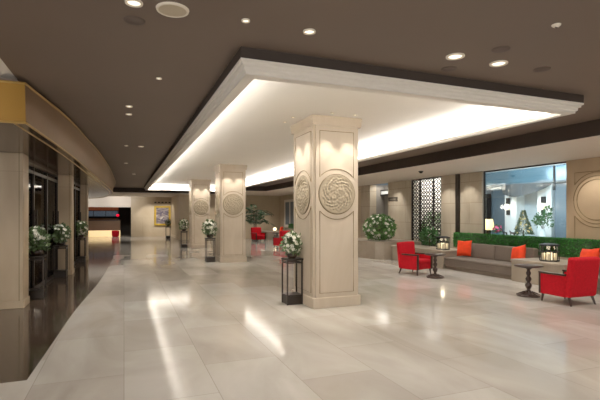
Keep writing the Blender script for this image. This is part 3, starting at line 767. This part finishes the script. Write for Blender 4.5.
def make_lantern(label, loc, rz=0):
    t = thing('lantern', label, 'lantern', loc, rz, 'black framed glowing lanterns'); R = .19
    obj('base', lathe(B(), [(0, 0), (R, 0), (R+.008, .01), (R, .025), (0, .025)], 12), 'black', t)
    gs = obj('glass_shade', lathe(B(), [(R-.02, .025), (R-.02, .34)], 12), 'smoked', t)
    o = obj('glowing_core', cyl(B(), .055, .055, .026, .19, 16), 'lamp_glow', gs, True); o.name = 'candle'
    for k in range(4):
        a = k*PI/2+.6; obj('candle', cyl(B(), .034, .034, .026, .17, 12, (.115*math.cos(a), .115*math.sin(a))), 'candle', gs, True)
    for k in range(8):
        a = k*PI/4; bm = B(); tube(bm, [(R*math.cos(a), R*math.sin(a), .02), (R*math.cos(a), R*math.sin(a), .35)], .007, 6); obj('post', bm, 'black', t)
    bm = lathe(B(), [(R+.012, .2), (R+.012, .215), (R-.004, .215), (R-.004, .2), (R+.012, .2)], 12); obj('band', bm, 'black', t)
    obj('cap', lathe(B(), [(R+.012, .335), (R+.012, .36), (.11, .385), (.04, .39), (0, .39)], 12), 'black', t)
    return t
ln = make_lantern('black lantern with glowing candles on the console between the sofas', (8.6, 7.0, .5))
dup(ln, (8.62, 10.5, .5), .3, 'black glowing lantern at the left end of the long sofa')
t = thing('globe_lamp', 'small glowing white globe lamp by the far sofa', 'lamp', (8.45, 25.5, .5)); t.scale = (.75, .75, .75)
obj('base', cyl(B(), .08, .06, 0, .06, 14), 'black', t); obj('globe', lathe(B(), [(0, .06), (.1, .09), (.15, .2), (.1, .31), (0, .34)], 16), 'lamp_glow', t, True)
console('low far stone console along the wall behind the distant red armchair', 25.25, 27.4, 7.9, 9.15)

# palm
def palm(label, loc, n=24, H=1.05, seed=3, sp=.95):
    random.seed(seed)
    t = thing('potted_palm', label, 'palm', loc)
    obj('pot', lathe(B(), [(0, 0), (.2, 0), (.26, .4), (.28, .42), (.24, .43), (.22, .36), (0, .36)], 20), 'pot', t, True)
    bm = B()
    for k in range(5): tube(bm, [(.05*math.cos(k), .05*math.sin(k), .35), (.12*math.cos(k*1.3), .12*math.sin(k*1.3), H)], .018, 6)
    obj('stem', bm, 'stem', t)
    V, F = [], []
    for k in range(n):
        a = 2*PI*k/n*2.4+random.uniform(-.2, .2); up = random.uniform(.3, 1.0); ln_ = random.uniform(.7, 1.1)*sp
        base = Vector((.08*math.cos(a), .08*math.sin(a), random.uniform(.8, H)))
        prev = None
        for q in range(14):
            s = q/13
            p = base+Vector((math.cos(a)*ln_*s, math.sin(a)*ln_*s, up*1.0*s-.75*s*s*(1.1-.5*up)))
            if prev is not None:
                d = (p-prev).normalized(); side = d.cross(Vector((0, 0, 1))).normalized()
                for sg in (-1, 1):
                    leaf_quad(V, F, p, d*.6+side*sg*.9+Vector((0, 0, -.25)), .34*(1-.5*s), .05)
            prev = p
    obj('fronds', (V, F), 'leaf_dark', t)
    random.seed(11)
    return t
palm('leafy potted palm rising behind the far red armchair', (7.25, 25.6, 0), 34, 1.75, 3, 1.05)

# ------------------------------------------------------------------ courtyard beyond the glass
struct('wall_courtyard', bx(14.0, 14.2, 6, 17, 0, 3.4), 'court_wall')
struct('wall_courtyard', bx(9.6, 14, 16.9, 17, 0, 3.4), 'court_grey')
struct('wall_courtyard', bx(9.9, 14, 5.9, 6.0, 0, 3.4), 'court_wall')
struct('trim_9', bx(13.3, 14.0, 6, 17, 2.6, 2.66), 'court_grey'); struct('trim_10', bx(13.35, 13.4, 6, 17, 2.66, 3.15), 'court_blue')
struct('trim_11', bx(13.2, 14, 6, 17, 3.15, 3.25), 'court_white')
bm = B(); box(bm, 13.6, 14, 12.45, 13.0, 0, 2.6); struct('wall_courtyard', bm, 'court_white')
struct('wall_courtyard', bx(13.6, 14, 11.0, 11.55, 0, 2.6), 'court_white')
struct('wall_courtyard', bx(13.7, 14, 13.05, 13.75, 0, 2.6), 'court_grey'); struct('wall_courtyard', bx(13.7, 14, 10.0, 10.95, 0, 2.6), 'court_grey')
struct('door_3', bx(13.65, 13.7, 13.8, 14.6, 0, 2.35), 'dark_room')
# curved grey awning
t = thing('curved_awning', 'grey curved awning between the two courtyard wall lamps', 'awning', (13.6, 12.0, 2.6))
bm = B(); prev = None
for k in range(25):
    u = -1+2*k/24; y = 1.0*u; x = -.55*math.sqrt(max(0, 1-u*u)); zb = -.28-.3*math.sqrt(max(0, 1-u*u))+.1*abs(u)
    cur = (bm.verts.new((x, -y, 0)), bm.verts.new((x, -y, zb+.12)))
    if prev: bm.faces.new((prev[0], cur[0], cur[1], prev[1]))
    prev = cur
obj('drape', bm, 'awning', t, True)
t = thing('wall_lamp', 'left courtyard wall lamp with a black bracket', 'wall lamp', (13.6, 12.8, 1.8), 0, 'courtyard wall lamps')
obj('bracket', bx(-.09, 0, -.07, .07, .12, .34, bev=.01), 'black', t); obj('lower_bracket', bx(-.09, 0, -.06, .06, -.3, -.12, bev=.01), 'black', t)
obj('lamp_shade', cyl(B(), .07, .07, -.1, .1, 14, (-.1, 0)), 'lamp_glow', t, True)
dup(t, (13.6, 11.27, 1.8), 0, 'right courtyard wall lamp with a black bracket')
# dark hanging banner rod
struct('trim_12', bx(12.9, 12.95, 10.32, 10.38, 2.3, 3.1), 'black')
# lamp on wooden counter
t = thing('wooden_counter', 'reddish wooden counter just beyond the window glass', 'counter', (11.5, 11.2, 0))
obj('top', bx(-.35, .35, -.7, .8, .74, .8, bev=.01), 'red_wood', t); obj('body', bx(-.3, .3, -.65, .75, 0, .74), 'red_wood', t)
t = thing('table_lamp', 'cream lit table lamp behind the left end of the window', 'lamp', (11.5, 11.74, .8))
obj('base', lathe(B(), [(0, 0), (.08, 0), (.08, .02), (.03, .05), (.05, .12), (.02, .2), (.015, .3), (0, .3)], 16), 'dark_metal', t, True)
obj('lamp_shade', lathe(B(), [(.24, .2), (.17, .56), (.165, .56), (.235, .2)], 24), 'shade', t, True)
t = thing('flower_vase', 'small vase of pink and white flowers on the wooden counter', 'flowers', (11.5, 11.3, .8))
obj('vase', lathe(B(), [(0, 0), (.05, 0), (.07, .06), (.04, .13), (.05, .15)], 14), 'court_blue', t, True)
obj('leaves', foliage((0, 0, .24), (.13, .13, .12), 120, .08, .03), 'leaf', t); obj('blossoms', blossoms((0, 0, .25), (.14, .14, .12), 30, .04), 'pink', t)
t = thing('long_table', 'long white-clothed table in the courtyard under the small tree', 'table', (12.6, 10.6, 0))
obj('tabletop', bx(-.45, .45, -1.7, 1.5, .72, .76, bev=.01), 'white_cloth', t)
obj('cloth_skirt', bx(-.44, .44, -1.69, 1.49, .02, .72), 'white_cloth', t)
t = thing('christmas_tree', 'small cone-shaped fir tree with gold baubles in the courtyard', 'tree', (12.6, 11.25, .76))
obj('trunk', cyl(B(), .03, .02, 0, .2, 8), 'stem', t)
V, F = [], []
for k in range(1500):
    h = random.random()**1.3; r = .3*(1-h)*(.55+.45*random.random()); a = random.uniform(0, 2*PI)
    leaf_quad(V, F, Vector((r*math.cos(a), r*math.sin(a), .1+.8*h)), Vector((math.cos(a), math.sin(a), -.2))+rnd_dir()*.5, .08, .025)
obj('branches', (V, F), 'leaf_dark', t)
bm = B()
for k in range(45):
    h = random.random()**1.4; a = random.uniform(0, 2*PI); r = .31*(1-h)
    bmesh.ops.create_icosphere(bm, subdivisions=1, radius=.026, matrix=Matrix.Translation((r*math.cos(a), r*math.sin(a), .1+.8*h)))
obj('baubles', bm, 'ornament', t, True)
t = thing('vase_plant', 'tall branching plant in a vase right of the small fir tree', 'plant', (12.6, 10.5, .76))
obj('vase', lathe(B(), [(0, 0), (.07, 0), (.1, .12), (.05, .26), (.07, .3)], 16), 'court_white', t, True)
bm = B(); cl = []
for k in range(9):
    a = k*.9; e = Vector((.24*math.cos(a)*random.uniform(.4, 1), .24*math.sin(a)*random.uniform(.4, 1), random.uniform(.6, .98))); cl.append(e)
    tube(bm, [(0, 0, .25), e*.6+Vector((0, 0, .1)), e], .006, 5)
obj('branches', bm, 'stem', t)
V, F = [], []
for e in cl:
    v, f = foliage(e-Vector((0, 0, .1)), (.1, .1, .14), 40, .1, .05); k = len(V); V += v; F += [tuple(i+k for i in q) for q in f]
obj('leaves', (V, F), 'leaf', t)
# small dark chairs and table things on the counter
t0 = None
for (y, lab) in ((10.98, 'left small dark figurine on the wooden counter'), (10.68, 'right small dark figurine on the wooden counter')):
    if t0 is None:
        t0 = thing('figurine', lab, 'figurine', (11.5, y, .8), 0, 'dark figurines')
        obj('base', bx(-.05, .05, -.1, .1, 0, .02), 'black', t0)
        bm = B(); tube(bm, [(0, -.08, .02), (0, -.06, .12), (0, .07, .13), (0, .12, .2)], [.014, .03, .034, .014], 8); tube(bm, [(0, .07, .13), (0, .08, .02)], .014, 6)
        obj('body', bm, 'black', t0, True)
    else: dup(t0, (11.5, y, .8), 0, lab)

# ------------------------------------------------------------------ lighting
def spot(x, y, z, e, ang=100, col=(1, .955, .89), blend=.8, size=.06, tgt=None):
    r = (0, 0, 0) if tgt is None else Vector((tgt[0]-x, tgt[1]-y, tgt[2]-z)).to_track_quat('-Z', 'Y').to_euler()
    return lamp('SPOT', 'room_and_fill_spot', (x, y, z), e, col, spot_size=math.radians(ang), spot_blend=blend, shadow_soft_size=size, rot=r)
for (x, y, r, l, lab) in FX:
    if r > .035: spot(x, y, ZC-.02, 55, 110)
for (x, y) in ((.1, 22), (.1, -1), (1.5, -1), (3.1, -1), (4.6, 1), (6.3, 1), (6.3, 4), (6.3, 6.2), (6.3, 11.5), (6.3, 17), (6.3, 20), (-2.0, -1)): spot(x, y, ZC-.02, 60, 120)  # no fittings here; the lounge-side row is added to brighten the brown strip
# lounge
for y in (2, 4.5, 6.9, 9.2, 11.6, 14, 18.5, 21, 24): spot(7.9, y, 2.74, 90, 120)
for y in (6.6, 10.4, 11.3, 14.1): spot(8.9, y, 2.74, 70, 75, tgt=(9.5, y, 1.4))
for y in (19, 23.5, 25.8): spot(6.4 if y < 22 else 7, y, 2.74, 50, 110)
# far end
for (x, y) in ((-2.5, 29), (.5, 29), (1.2, 31.6), (2.5, 31.3), (-1.5, 31.5), (5, 26.6), (8, 26.4)): spot(x, y, 2.73, 75, 110)
for x in (-3, -1, .2): spot(x, 30.2, 2.72, 90, 80, tgt=(x, 32.5, 2.3))  # fill spots added to whiten the header over the reception
for x in (-3.5, -1.5): spot(x, 33.4, 2.7, 40, 100)
for x in (1.7, 2.3, 2.9): spot(x, 31.3, 2.72, 60, 60, tgt=(x-.1, 32.5, 1.4))  # spots added to brighten the painting, apart from its picture lights
# under the canopy
for (x, y) in ((-1.55, 7.4), (-1.2, 9.0), (-1.25, 11.6), (-1.15, 15.4), (-1.3, 19.5), (-1.3, 24)): spot(x, y, ZA-.02, 28, 95)
spot(-2.2, 4.2, 2.9, 20, 90, tgt=(-2.0, 5.9, 2.75))  # stands in front of the canopy, aimed at its gold end panel
# cool area lamp added above the window to light the courtyard
lamp('AREA', 'courtyard_light', (10.2, 10.8, 3.36), 420, (.84, .93, 1), shape='RECTANGLE', size=.8, size_y=7, rot=(0, -.75, 0))
for y in (12.8, 11.27): lamp('POINT', 'wall_lamp_glow', (13.3, y, 1.8), 8, (1, .85, .7), shadow_soft_size=.1)
# lanterns and table lamps
for p in ((8.6, 7.0, .78), (8.62, 10.5, .78)): lamp('POINT', 'lantern_glow', p, 2.5, (1, .8, .55), shadow_soft_size=.06)
# warm world fill added, entering by the lobby side left open behind the camera
w = bpy.data.worlds.new('world'); SC.world = w; w.use_nodes = True
w.node_tree.nodes['Background'].inputs[0].default_value = (1, .975, .94, 1); w.node_tree.nodes['Background'].inputs[1].default_value = 1.3
